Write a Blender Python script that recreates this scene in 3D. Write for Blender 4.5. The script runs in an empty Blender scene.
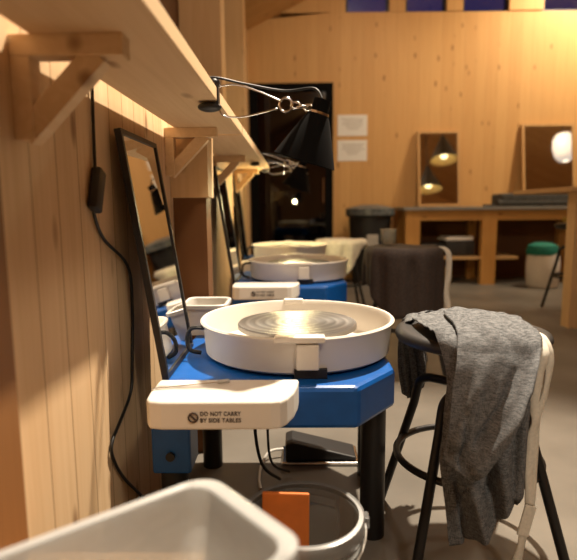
import bpy, bmesh, math, random
from mathutils import Vector, Matrix, noise
random.seed(7)
SC = bpy.context.scene
COL = SC.collection
R = math.radians
PI = math.pi

# ------------------------------------------------------------------ materials
def new_mat(name):
    m = bpy.data.materials.new(name); m.use_nodes = True
    nt = m.node_tree
    b = nt.nodes['Principled BSDF']
    return m, nt, b

def plain(name, col, rough=0.5, metal=0.0, noise_amt=0.0, nscale=20, bump=0.0, spec=0.5, stretch=(1, 1, 1)):
    m, nt, b = new_mat(name)
    b.inputs['Base Color'].default_value = (*col, 1)
    b.inputs['Roughness'].default_value = rough
    b.inputs['Metallic'].default_value = metal
    b.inputs['Specular IOR Level'].default_value = spec
    if noise_amt or bump:
        tc = nt.nodes.new('ShaderNodeTexCoord'); mp = nt.nodes.new('ShaderNodeMapping')
        mp.inputs['Scale'].default_value = stretch
        nz = nt.nodes.new('ShaderNodeTexNoise')
        nz.inputs['Scale'].default_value = nscale; nz.inputs['Detail'].default_value = 4
        nt.links.new(tc.outputs['Object'], mp.inputs['Vector']); nt.links.new(mp.outputs['Vector'], nz.inputs['Vector'])
        rp = nt.nodes.new('ShaderNodeValToRGB')
        rp.color_ramp.elements[0].position = .3; rp.color_ramp.elements[1].position = .7
        rp.color_ramp.elements[0].color = (*[c * (1 - noise_amt) for c in col], 1)
        rp.color_ramp.elements[1].color = (*[min(1, c * (1 + noise_amt)) for c in col], 1)
        nt.links.new(nz.outputs['Fac'], rp.inputs['Fac']); nt.links.new(rp.outputs['Color'], b.inputs['Base Color'])
        if bump:
            bp = nt.nodes.new('ShaderNodeBump'); bp.inputs['Strength'].default_value = bump
            bp.inputs['Distance'].default_value = .002
            nt.links.new(nz.outputs['Fac'], bp.inputs['Height']); nt.links.new(bp.outputs['Normal'], b.inputs['Normal'])
    return m

def wood(name, light, dark, across=0, along=2, plank=0.0, knots=True, rough=0.55, seam=0.35, contrast=1.0):
    """Sawn softwood: grain runs along one axis, planks change tone across another."""
    m, nt, b = new_mat(name)
    N = nt.nodes.new; L = nt.links.new
    b.inputs['Roughness'].default_value = rough
    b.inputs['Specular IOR Level'].default_value = .25
    tc = N('ShaderNodeTexCoord'); sx = N('ShaderNodeSeparateXYZ'); L(tc.outputs['Object'], sx.inputs[0])
    def mth(op, a, bb=None):
        n = N('ShaderNodeMath'); n.operation = op
        for i, v in enumerate((a, bb)):
            if v is None: continue
            if isinstance(v, (int, float)): n.inputs[i].default_value = v
            else: L(v, n.inputs[i])
        return n.outputs[0]
    A = sx.outputs[across]; G = sx.outputs[along]; O = sx.outputs[3 - across - along]
    if plank:
        q = mth('DIVIDE', A, plank); cell = mth('FLOOR', q); fr = mth('FRACT', q)
        wn = N('ShaderNodeTexWhiteNoise'); wn.noise_dimensions = '1D'; L(cell, wn.inputs['W']); rnd = wn.outputs['Value']
    else:
        rnd = None
    cb = N('ShaderNodeCombineXYZ')
    L(mth('MULTIPLY', A, 30), cb.inputs[0]); L(mth('MULTIPLY', O, 30), cb.inputs[1])
    g = mth('MULTIPLY', G, 1.3)
    if rnd is not None: g = mth('ADD', g, mth('MULTIPLY', rnd, 37))
    L(g, cb.inputs[2])
    nz = N('ShaderNodeTexNoise'); nz.inputs['Scale'].default_value = 1.6; nz.inputs['Detail'].default_value = 5
    nz.inputs['Distortion'].default_value = .9; L(cb.outputs[0], nz.inputs['Vector'])
    fac = mth('MULTIPLY', mth('SUBTRACT', nz.outputs['Fac'], .5), 1.3 * contrast)
    if rnd is not None: fac = mth('ADD', fac, mth('MULTIPLY', mth('SUBTRACT', rnd, .5), .5 * contrast))
    fac = mth('ADD', fac, .4)
    mix = N('ShaderNodeMix'); mix.data_type = 'RGBA'; mix.clamp_factor = True
    mix.inputs[6].default_value = (*light, 1); mix.inputs[7].default_value = (*dark, 1); L(fac, mix.inputs[0])
    out = mix.outputs[2]
    if knots:
        kb = N('ShaderNodeCombineXYZ'); L(mth('MULTIPLY', A, 11), kb.inputs[0]); L(mth('MULTIPLY', O, 11), kb.inputs[1])
        kg = mth('MULTIPLY', G, 4.2)
        if rnd is not None: kg = mth('ADD', kg, mth('MULTIPLY', rnd, 11))
        L(kg, kb.inputs[2])
        vo = N('ShaderNodeTexVoronoi'); vo.inputs['Scale'].default_value = 1.0; L(kb.outputs[0], vo.inputs['Vector'])
        kr = N('ShaderNodeMapRange'); kr.inputs['From Min'].default_value = .08; kr.inputs['From Max'].default_value = .20
        kr.inputs['To Min'].default_value = .8; kr.inputs['To Max'].default_value = 0
        L(vo.outputs['Distance'], kr.inputs['Value'])
        vs = N('ShaderNodeSeparateColor'); L(vo.outputs['Color'], vs.inputs[0])
        kk = mth('MULTIPLY', kr.outputs[0], mth('GREATER_THAN', vs.outputs[0], .5))
        mk = N('ShaderNodeMix'); mk.data_type = 'RGBA'; L(kk, mk.inputs[0]); L(out, mk.inputs[6])
        mk.inputs[7].default_value = (dark[0] * .38, dark[1] * .28, dark[2] * .22, 1); out = mk.outputs[2]
    if plank:
        e = mth('ABSOLUTE', mth('SUBTRACT', fr, .5))
        sr = N('ShaderNodeMapRange'); sr.inputs['From Min'].default_value = .475; sr.inputs['From Max'].default_value = .497
        sr.inputs['To Min'].default_value = 0; sr.inputs['To Max'].default_value = 1; L(e, sr.inputs['Value'])
        ms = N('ShaderNodeMix'); ms.data_type = 'RGBA'; L(mth('MULTIPLY', sr.outputs[0], seam), ms.inputs[0]); L(out, ms.inputs[6])
        ms.inputs[7].default_value = (dark[0] * .3, dark[1] * .22, dark[2] * .15, 1); out = ms.outputs[2]
        bp = N('ShaderNodeBump'); bp.inputs['Strength'].default_value = .5; bp.inputs['Distance'].default_value = .003; bp.invert = True
        L(sr.outputs[0], bp.inputs['Height']); L(bp.outputs['Normal'], b.inputs['Normal'])
    L(out, b.inputs['Base Color'])
    return m

def plastic_clear(name, col, transp, gloss=.12, rough=.25):
    m = bpy.data.materials.new(name); m.use_nodes = True
    nt = m.node_tree; nt.nodes.clear(); N = nt.nodes.new; L = nt.links.new
    o = N('ShaderNodeOutputMaterial')
    df = N('ShaderNodeBsdfDiffuse'); df.inputs[0].default_value = (*col, 1)
    tl = N('ShaderNodeBsdfTranslucent'); tl.inputs[0].default_value = (*col, 1)
    tr = N('ShaderNodeBsdfTransparent'); tr.inputs[0].default_value = (.93, .93, .92, 1)
    gl = N('ShaderNodeBsdfGlossy'); gl.inputs['Roughness'].default_value = rough
    nz = N('ShaderNodeTexNoise'); nz.inputs['Scale'].default_value = 9
    mr = N('ShaderNodeMapRange'); mr.inputs['To Min'].default_value = transp - .08; mr.inputs['To Max'].default_value = transp + .08
    L(nz.outputs['Fac'], mr.inputs['Value'])
    a = N('ShaderNodeMixShader'); a.inputs[0].default_value = .45; L(df.outputs[0], a.inputs[1]); L(tl.outputs[0], a.inputs[2])
    c = N('ShaderNodeMixShader'); L(mr.outputs[0], c.inputs[0]); L(a.outputs[0], c.inputs[1]); L(tr.outputs[0], c.inputs[2])
    fr = N('ShaderNodeFresnel'); fr.inputs[0].default_value = 1.4
    d = N('ShaderNodeMixShader'); L(fr.outputs[0], d.inputs[0]); L(c.outputs[0], d.inputs[1]); L(gl.outputs[0], d.inputs[2])
    L(d.outputs[0], o.inputs[0])
    return m

def emit(name, col, s):
    m, nt, b = new_mat(name)
    b.inputs['Base Color'].default_value = (*col, 1)
    b.inputs['Emission Color'].default_value = (*col, 1); b.inputs['Emission Strength'].default_value = s
    return m

def pane(name, tint, clear):
    m = bpy.data.materials.new(name); m.use_nodes = True
    nt = m.node_tree; nt.nodes.clear(); N = nt.nodes.new; L = nt.links.new
    o = N('ShaderNodeOutputMaterial'); t = N('ShaderNodeBsdfTransparent'); t.inputs[0].default_value = (*tint, 1)
    g = N('ShaderNodeBsdfGlossy'); g.inputs['Roughness'].default_value = .02
    mx = N('ShaderNodeMixShader'); mx.inputs[0].default_value = 1 - clear
    L(t.outputs[0], mx.inputs[1]); L(g.outputs[0], mx.inputs[2]); L(mx.outputs[0], o.inputs[0])
    return m

SPRUCE_L = (.66, .40, .175); SPRUCE_D = (.50, .265, .095)
M = {}
M['lining'] = wood('spruce boards upright', (.70, .50, .30), (.55, .355, .185), across=1, along=2, plank=.098, seam=.75)
M['wallX'] = wood('spruce panel upright', (.66, .38, .145), (.55, .29, .10), across=0, along=2, plank=.135, seam=.25, contrast=.8)
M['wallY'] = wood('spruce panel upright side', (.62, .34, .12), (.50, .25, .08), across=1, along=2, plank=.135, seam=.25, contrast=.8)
M['infill'] = wood('dark brown panel', (.13, .055, .018), (.09, .037, .012), across=1, along=2, contrast=.6, knots=False)  # one dark brown tone over the whole recessed wall
M['infillX'] = wood('dark brown board', (.17, .075, .026), (.13, .053, .018), across=0, along=2, contrast=.6, knots=False)
M['pier'] = wood('shade-toned upright timber', (.25, .115, .04), (.18, .078, .026), across=0, along=2, contrast=.7, knots=False)  # near pier's unlit face put into a darker wood colour
M['roof'] = wood('spruce roof boards', (.66, .39, .16), (.54, .29, .10), across=1, along=0, plank=.14, seam=.5)
M['shelf'] = wood('pale planed board', (.72, .52, .31), (.60, .40, .21), across=0, along=1, contrast=1.1)
M['timber'] = wood('pale timber', (.72, .49, .26), (.60, .37, .17), across=0, along=2)
M['timberX'] = wood('pale timber lengthwise', (.66, .42, .2), (.52, .3, .125), across=1, along=0)
M['bench'] = wood('orange bench timber', (.60, .31, .09), (.47, .22, .06), across=0, along=2)
M['benchX'] = wood('orange bench timber lengthwise', (.60, .31, .09), (.47, .22, .06), across=2, along=0)
M['frame'] = wood('mirror frame wood', (.56, .33, .13), (.42, .22, .08), across=0, along=2, knots=False)
M['concrete'] = plain('grey concrete floor', (.16, .143, .12), .42, noise_amt=.25, nscale=2.2, spec=.35)
M['benchtop'] = plain('grey bench top', (.24, .225, .2), .5, noise_amt=.1, nscale=8)
M['blue'] = plain('blue painted steel', (.003, .09, .36), .38, noise_amt=.08, nscale=30, spec=.5)
M['black'] = plain('black metal', (.012, .011, .011), .42, noise_amt=.1, nscale=40)
M['shadeblack'] = plain('matt black shade', (.004, .0037, .0035), .8, noise_amt=.1, nscale=40, spec=.08)
M['blackplastic'] = plain('black plastic', (.014, .013, .013), .5, noise_amt=.1, nscale=40)
M['rubber'] = plain('black cable', (.008, .008, .008), .45)
M['pan'] = plain('cream white plastic', (.78, .72, .63), .38, noise_amt=.03, nscale=6, spec=.45)
M['sidetable'] = plain('white side table plastic', (.80, .75, .67), .45, noise_amt=.03, nscale=6, spec=.4)
M['ink'] = plain('dark printed ink', (.05, .035, .03), .6)
M['chrome'] = plain('bright wire', (.75, .73, .7), .18, 1.0)
M['bulb_off'] = plain('frosted bulb', (.8, .78, .72), .3)
M['bulb_on'] = emit('lit bulb', (1.0, .82, .5), 30)
M['bulb_dim'] = emit('soft lit bulb', (1.0, .80, .42), 3)
M['shade_in_lit'] = plain('warm shade lining', (.9, .75, .4), .5)
M['cream'] = plain('cream webbing', (.80, .75, .64), .8, noise_amt=.1, nscale=120, bump=.3)
M['stoolseat'] = plain('black seat vinyl', (.02, .019, .019), .5, noise_amt=.15, nscale=60)
M['paper'] = plain('white paper', (.80, .76, .70), .8, noise_amt=.02)
M['brown_cloth'] = plain('dark brown cloth', (.045, .03, .024), .9, noise_amt=.25, nscale=90, bump=.3)
M['white_cloth'] = plain('white cloth', (.75, .72, .62), .9, noise_amt=.1, nscale=40, bump=.5)
M['tote'] = plain('greyish white plastic', (.62, .59, .54), .45, noise_amt=.05, nscale=5)
M['canlid'] = plain('grey bin liner', (.10, .11, .11), .35, noise_amt=.5, nscale=25, bump=1)
M['slab'] = plain('charcoal canvas', (.06, .058, .052), .9, noise_amt=.25, nscale=40, bump=.4)
M['teal'] = plain('teal cloth', (.01, .18, .13), .8, noise_amt=.2, nscale=30)
M['orange'] = plain('orange plastic', (.62, .16, .02), .55, noise_amt=.08, nscale=30)
M['yellow'] = plain('yellow sponge', (.55, .38, .07), .9, noise_amt=.2, nscale=60, bump=.6)
M['card'] = plain('grey paper stack', (.45, .41, .36), .8, noise_amt=.1)
M['dark'] = plain('dark grey stuff', (.03, .028, .026), .7, noise_amt=.3, nscale=20)
M['red'] = plain('dark red cloth', (.22, .012, .012), .8, noise_amt=.2)
M['bin'] = plastic_clear('frosted clear plastic', (.88, .90, .90), .34)
M['bucket'] = plastic_clear('clear bucket plastic', (.50, .50, .48), .76, rough=.42)
M['bucket_rim'] = plastic_clear('clear bucket rim plastic', (.40, .39, .37), .55, rough=.5)
M['jar'] = plastic_clear('clear jar', (.6, .6, .56), .7)
M['glass_dark'] = pane('dark door glass', (.08, .065, .06), .93)  # darkness outdoors is put into the pane's tint
M['glass_blue'] = pane('window glass', (.9, .92, .95), .93)
mm, nt, b = new_mat('mirror glass'); b.inputs['Metallic'].default_value = 1; b.inputs['Roughness'].default_value = .03
b.inputs['Base Color'].default_value = (.86, .86, .84, 1); M['mirror'] = mm

# wheel head: turned metal, concentric rings
mm, nt, b = new_mat('turned wheel head metal')
b.inputs['Metallic'].default_value = .65; b.inputs['Roughness'].default_value = .32
tc = nt.nodes.new('ShaderNodeTexCoord'); sp = nt.nodes.new('ShaderNodeSeparateXYZ'); nt.links.new(tc.outputs['Object'], sp.inputs[0])
cb = nt.nodes.new('ShaderNodeCombineXYZ'); nt.links.new(sp.outputs[0], cb.inputs[0])
ad = nt.nodes.new('ShaderNodeMath'); ad.operation = 'SUBTRACT'; ad.inputs[1].default_value = 0.0
nt.links.new(sp.outputs[1], ad.inputs[0]); nt.links.new(ad.outputs[0], cb.inputs[1])
ln = nt.nodes.new('ShaderNodeVectorMath'); ln.operation = 'LENGTH'; nt.links.new(cb.outputs[0], ln.inputs[0])
sn = nt.nodes.new('ShaderNodeMath'); sn.operation = 'MULTIPLY'; sn.inputs[1].default_value = 230; nt.links.new(ln.outputs['Value'], sn.inputs[0])
s2 = nt.nodes.new('ShaderNodeMath'); s2.operation = 'SINE'; nt.links.new(sn.outputs[0], s2.inputs[0])
rp = nt.nodes.new('ShaderNodeValToRGB'); rp.color_ramp.elements[0].color = (.20, .195, .185, 1); rp.color_ramp.elements[1].color = (.30, .29, .275, 1)
nt.links.new(s2.outputs[0], rp.inputs[0]); nt.links.new(rp.outputs[0], b.inputs['Base Color'])
bp = nt.nodes.new('ShaderNodeBump'); bp.inputs['Strength'].default_value = .25; bp.inputs['Distance'].default_value = .001
nt.links.new(s2.outputs[0], bp.inputs['Height']); nt.links.new(bp.outputs[0], b.inputs['Normal'])
an = b.inputs.get('Anisotropic'); an.default_value = .6
M['wheelhead'] = mm

# linen for the apron: crossed fine threads
mm, nt, b = new_mat('heather grey linen')
b.inputs['Roughness'].default_value = .9; b.inputs['Specular IOR Level'].default_value = .1
tc = nt.nodes.new('ShaderNodeTexCoord')
outs = []
for sc in ((700, 700, 60), (70, 70, 700)):
    mp = nt.nodes.new('ShaderNodeMapping'); mp.inputs['Scale'].default_value = sc
    nz = nt.nodes.new('ShaderNodeTexNoise'); nz.inputs['Scale'].default_value = 1; nz.inputs['Detail'].default_value = 3
    nt.links.new(tc.outputs['Object'], mp.inputs[0]); nt.links.new(mp.outputs[0], nz.inputs['Vector']); outs.append(nz.outputs['Fac'])
ad = nt.nodes.new('ShaderNodeMath'); ad.operation = 'ADD'; nt.links.new(outs[0], ad.inputs[0]); nt.links.new(outs[1], ad.inputs[1])
rp = nt.nodes.new('ShaderNodeValToRGB'); rp.color_ramp.elements[0].position = .72; rp.color_ramp.elements[1].position = 1.25 / 1.0 if False else 1.0
md = nt.nodes.new('ShaderNodeMath'); md.operation = 'MULTIPLY_ADD'; md.inputs[1].default_value = 1.6; md.inputs[2].default_value = -1.1
nt.links.new(ad.outputs[0], md.inputs[0])
rp.color_ramp.elements[0].position = .2; rp.color_ramp.elements[1].position = .85
rp.color_ramp.elements[0].color = (.070, .072, .075, 1); rp.color_ramp.elements[1].color = (.235, .238, .242, 1)
nt.links.new(md.outputs[0], rp.inputs[0]); nt.links.new(rp.outputs[0], b.inputs['Base Color'])
bp = nt.nodes.new('ShaderNodeBump'); bp.inputs['Strength'].default_value = .3; bp.inputs['Distance'].default_value = .001
nt.links.new(ad.outputs[0], bp.inputs['Height']); nt.links.new(bp.outputs[0], b.inputs['Normal'])
M['linen'] = mm

# ------------------------------------------------------------------ mesh helpers
class MB:
    def __init__(s): s.bm = bmesh.new()
    def box(s, lo, hi, rot=None, bev=0.0):
        lo = Vector(lo); hi = Vector(hi); c = (lo + hi) / 2; d = hi - lo
        mat = Matrix.Translation(c) @ (rot.to_4x4() if rot else Matrix()) @ Matrix.Diagonal((*d, 1))
        g = bmesh.ops.create_cube(s.bm, size=1, matrix=mat)
        if bev:
            es = list({e for v in g['verts'] for e in v.link_edges})
            bmesh.ops.bevel(s.bm, geom=es, offset=bev, segments=2, profile=.5, affect='EDGES')
        return s
    def bar(s, a, b_, w, h, up=(0, 0, 1)):
        a = Vector(a); b_ = Vector(b_); z = (b_ - a); L = z.length; z.normalize()
        x = Vector(up).cross(z)
        if x.length < 1e-4: x = Vector((1, 0, 0)).cross(z)
        x.normalize(); y = z.cross(x)
        mat = Matrix((x, y, z)).transposed().to_4x4()
        mat = Matrix.Translation((a + b_) / 2) @ mat @ Matrix.Diagonal((w, h, L, 1))
        bmesh.ops.create_cube(s.bm, size=1, matrix=mat); return s
    def lathe(s, prof, seg=48, loc=(0, 0, 0), axis=None, closed=False):
        """prof = [(r, z)...] spun about Z (or about axis from loc)."""
        loc = Vector(loc); q = Vector((0, 0, 1)).rotation_difference(Vector(axis)) if axis else None
        rings = []
        for r, z in prof:
            ring = []
            n = 1 if r < 1e-6 else seg
            for i in range(n):
                p = Vector((r * math.cos(2 * PI * i / seg), r * math.sin(2 * PI * i / seg), z))
                if q: p = q @ p
                ring.append(s.bm.verts.new(loc + p))
            rings.append(ring)
        pairs = list(zip(rings, rings[1:])) + ([(rings[-1], rings[0])] if closed else [])
        for a, c in pairs:
            for i in range(seg):
                j = (i + 1) % seg
                if len(a) == 1 and len(c) == 1: continue
                if len(a) == 1: s.bm.faces.new((a[0], c[i], c[j]))
                elif len(c) == 1: s.bm.faces.new((a[i], c[0], a[j]))
                else: s.bm.faces.new((a[i], c[i], c[j], a[j]))
        return s
    def tube(s, pts, r, seg=8, closed=False):
        pts = [Vector(p) for p in pts]; n = len(pts); rings = []
        prev = None
        for i, p in enumerate(pts):
            if closed: t = pts[(i + 1) % n] - pts[i - 1]
            else: t = pts[min(i + 1, n - 1)] - pts[max(i - 1, 0)]
            t.normalize()
            if prev is None:
                u = t.orthogonal().normalized()
            else:
                u = prev - t * prev.dot(t); u.normalize()
            prev = u; v = t.cross(u)
            rr = r[i] if isinstance(r, (list, tuple)) else r
            rings.append([s.bm.verts.new(p + (u * math.cos(2 * PI * k / seg) + v * math.sin(2 * PI * k / seg)) * rr) for k in range(seg)])
        prs = list(zip(rings, rings[1:])) + ([(rings[-1], rings[0])] if closed else [])
        for a, c in prs:
            for k in range(seg):
                l = (k + 1) % seg; s.bm.faces.new((a[k], a[l], c[l], c[k]))
        if not closed:
            s.bm.faces.new(list(reversed(rings[0]))); s.bm.faces.new(rings[-1])
        return s
    def prism(s, poly, lo, hi, axis=2):
        def P(a, h):
            v = [0, 0, 0]; o = [i for i in range(3) if i != axis]
            v[o[0]], v[o[1]] = a; v[axis] = h; return s.bm.verts.new(v)
        A = [P(p, lo) for p in poly]; B = [P(p, hi) for p in poly]; n = len(poly)
        s.bm.faces.new(list(reversed(A))); s.bm.faces.new(B)
        for i in range(n):
            j = (i + 1) % n; s.bm.faces.new((A[i], A[j], B[j], B[i]))
        return s
    def grid(s, rows):
        V = [[s.bm.verts.new(p) for p in row] for row in rows]
        for a, c in zip(V, V[1:]):
            for i in range(len(a) - 1): s.bm.faces.new((a[i], a[i + 1], c[i + 1], c[i]))
        return s
    def build(s, name, mat, parent=None, smooth=False, bevel=0.0, thick=0.0, loc=None, seg=2):
        off = Vector((0, 0, 0))
        if loc is not None: off = Vector(loc)
        p = parent
        while p is not None: off += p.location; p = p.parent
        bmesh.ops.recalc_face_normals(s.bm, faces=s.bm.faces)
        if off.length: bmesh.ops.translate(s.bm, verts=s.bm.verts, vec=-off)
        me = bpy.data.meshes.new(name); s.bm.to_mesh(me); s.bm.free()
        o = bpy.data.objects.new(name, me); COL.objects.link(o); me.materials.append(M[mat] if isinstance(mat, str) else mat)
        if loc is not None: o.location = loc
        if parent: o.parent = parent
        if smooth:
            for f in me.polygons: f.use_smooth = True
            if smooth == 'auto': me.set_sharp_from_angle(angle=R(38))
        if thick:
            md = o.modifiers.new('Thickness', 'SOLIDIFY'); md.thickness = thick; md.offset = 0
        if bevel:
            md = o.modifiers.new('Bevel', 'BEVEL'); md.width = bevel; md.segments = seg; md.limit_method = 'ANGLE'; md.angle_limit = R(40)
            md.harden_normals = False
        return o

def tag(o, label=None, cat=None, group=None, kind=None):
    if label: o['label'] = label
    if cat: o['category'] = cat
    if group: o['group'] = group
    if kind: o['kind'] = kind
    return o
def thing(name, label, cat, loc=(0, 0, 0), group=None):
    o = bpy.data.objects.new(name, None); COL.objects.link(o); o.location = loc; o.empty_display_size = .05
    return tag(o, label, cat, group)
def struct(o, label=None): return tag(o, label=label, kind='structure')
def copy_tree(o, parent=None):
    c = o.copy(); COL.objects.link(c)
    if parent: c.parent = parent
    for ch in list(o.children): copy_tree(ch, c)
    return c
def cr(P, t):
    """Catmull-Rom through the list P at t in 0..len-1."""
    n = len(P); i = min(int(t), n - 2); f = t - i
    p0 = P[max(i - 1, 0)]; p1 = P[i]; p2 = P[i + 1]; p3 = P[min(i + 2, n - 1)]
    return .5 * ((2 * p1) + (p2 - p0) * f + (2 * p0 - 5 * p1 + 4 * p2 - p3) * f * f + (3 * p1 - p0 - 3 * p2 + p3) * f ** 3)
def smooth_path(pts, k=6):
    P = [Vector(p) for p in pts]; n = len(P)
    return [cr(P, i / k) for i in range((n - 1) * k + 1)]
def patch(rows, nu, nv):
    G = [[Vector(p) for p in r] for r in rows]
    out = []
    for j in range(nv + 1):
        t = j / nv * (len(G) - 1)
        col = [cr([r[i] for r in G], t) for i in range(len(G[0]))]
        out.append([cr(col, i / nu * (len(col) - 1)) for i in range(nu + 1)])
    return out

# ------------------------------------------------------------------ setting
WY = 6.8; LX = -.43; RX = 7.0; BY = -2.6; LWX = -.74
def roof(x): return 3.0 + .47 * (x + .58) if x < 3.3 else 3.0 + .47 * 3.88 - .47 * (x - 3.3)

struct(MB().box((-1.0, BY - .2, -.1), (RX + .2, WY + .2, 0)).build('floor', 'concrete'))
# back wall with a door opening and a row of high windows
mb = MB()
def wp(x0, x1, z0, z1=None, top=None):
    """upright strip of the back wall between x0 and x1"""
    xs = [x0] + ([3.3] if x0 < 3.3 < x1 else []) + [x1]
    poly = [(x0, z0), (x1, z0)]
    if z1 is None: poly += [(x, roof(x) + .1) for x in reversed(xs)]
    else: poly += [(x1, min(z1, roof(x1) + .1)), (x0, min(z1, roof(x0) + .1))]
    mb.prism(poly, WY, WY + .16, axis=1)
wp(-.9, -.57, 0, 3.19); wp(-.57, .455, 2.385, 3.19); wp(.455, RX + .1, 0, 3.19)
wins = [(.60, 1.12), (1.31, 1.80), (1.99, 2.54), (2.94, 3.44), (3.64, 4.1), (4.3, 4.8)]
xs = [-.9] + [v for w in wins for v in w] + [RX + .1]
for a, c in zip(xs[0::2], xs[1::2]): wp(a, c, 3.19, None)
for a, c in wins:
    wp(a, c, 3.47 if a > .9 else 3.44, None)
struct(mb.build('wall_back', 'wallX'))
for i, (a, c) in enumerate(wins):
    top = 3.47 if a > .9 else 3.44
    f = MB().box((a, WY + .06, 3.19), (a + .03, WY + .12, top)).box((c - .03, WY + .06, 3.19), (c, WY + .12, top)).box((a + .03, WY + .06, 3.19), (c - .03, WY + .12, 3.205)).box((a + .03, WY + .06, top - .03), (c - .03, WY + .12, top)).build('window_%d' % (i + 1), 'black')
    struct(f)
    MB().box((a + .03, WY + .085, 3.205), (c - .03, WY + .095, top - .03)).build('pane', 'glass_blue', f)
# door: black frame round one dark pane
d = MB().box((-.57, WY - .015, .0), (-.47, WY + .1, 2.385)).box((.365, WY - .015, .0), (.455, WY + .1, 2.385)).box((-.47, WY - .015, 2.30), (.365, WY + .1, 2.385)).box((-.47, WY - .015, 0), (.365, WY + .1, .12)).build('door_1', 'shadeblack')
struct(d)
MB().box((-.47, WY + .04, .12), (.365, WY + .055, 2.30)).build('pane', 'glass_dark', d)
MB().tube([(.33, WY - .06, .95), (.33, WY - .06, 1.25)], .012).bar((.33, WY - .06, .98), (.33, WY - .012, .98), .014, .014).bar((.33, WY - .06, 1.22), (.33, WY - .012, 1.22), .014, .014).build('door_handle', 'chrome', d)

# left: tall recessed wall, low boarded lining in front of it, posts
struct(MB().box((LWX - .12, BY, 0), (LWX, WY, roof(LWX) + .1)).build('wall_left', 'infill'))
struct(MB().box((LX - .12, .2, 0), (LX, 4.35, 1.30)).build('trim_1', 'lining'))
struct(MB().box((LWX, 3.62, 1.3), (-.475, 3.82, roof(-.6) + .05)).build('trim_2', 'timber'))
struct(MB().box((LWX, 5.02, 0), (-.46, 5.22, roof(-.6) + .05)).build('trim_3', 'timber'))
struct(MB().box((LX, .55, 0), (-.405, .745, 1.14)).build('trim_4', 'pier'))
struct(MB().box((LX, 1.90, 0), (-.315, 2.0, .935)).build('trim_5', 'infillX'))  # shade on the lower pier is carried by its darker wood colour
struct(MB().box((LX, 1.87, .935), (-.302, 2.0, 1.155)).build('trim_6', 'timber'))
struct(MB().box((LWX, 6.55, 0), (-.58, WY, roof(-.6))).build('trim_7', 'timber'))
# other walls and roof
struct(MB().box((RX, BY, 0), (RX + .12, WY, roof(RX) + .1)).build('wall_right', 'wallY'))
mb = MB(); mb.prism([(-.9, 0), (RX + .1, 0), (RX + .1, roof(RX) + .1), (3.3, roof(3.3) + .1), (-.9, roof(-.9) + .1)], BY - .14, BY, axis=1)
struct(mb.build('wall_front', 'wallX'))
mb = MB(); mb.prism([(-.95, roof(-.95)), (3.3, roof(3.3)), (RX + .15, roof(RX + .15)), (RX + .15, roof(RX + .15) + .1), (3.3, roof(3.3) + .1), (-.95, roof(-.95) + .1)], BY - .1, WY + .15, axis=1)
struct(mb.build('ceiling', 'roof'))
mb = MB()

# ------------------------------------------------------------------ shelves with brackets
def bracket(Y, shelf, z=1.16):
    x0 = LX
    b_ = MB()
    b_.box((x0 + .0, Y - .019, z - .032), (x0 + .172, Y + .019, z), bev=.002)
    b_.box((x0, Y - .019, z - .155), (x0 + .03, Y + .019, z - .0321), bev=.002)
    b_.bar((x0 + .012, Y, z - .148), (x0 + .130, Y, z - .028), .036, .032, up=(0, 1, 0))
    b_.build('bracket', 'shelf', shelf)
SFX = -.193; GAP = .031
sh = thing('wall_shelf', 'long pale board shelf on wooden brackets above the nearest boarded wall', 'shelf', (LX + .12, 1.1, 1.16))
MB().box((LX + GAP, .25, 1.16), (SFX, 1.985, 1.192), bev=.002).build('board', 'shelf', sh)
for Y in (.86, 1.82): bracket(Y, sh)
sh2 = thing('wall_shelf', 'farther board shelf continuing in line past the brown pier', 'shelf', (LX + .12, 2.9, 1.16))
MB().box((LX + GAP, 2.01, 1.16), (SFX, 3.9, 1.192), bev=.002).build('board', 'shelf', sh2)
for Y in (2.8, 3.75): bracket(Y, sh2)

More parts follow.
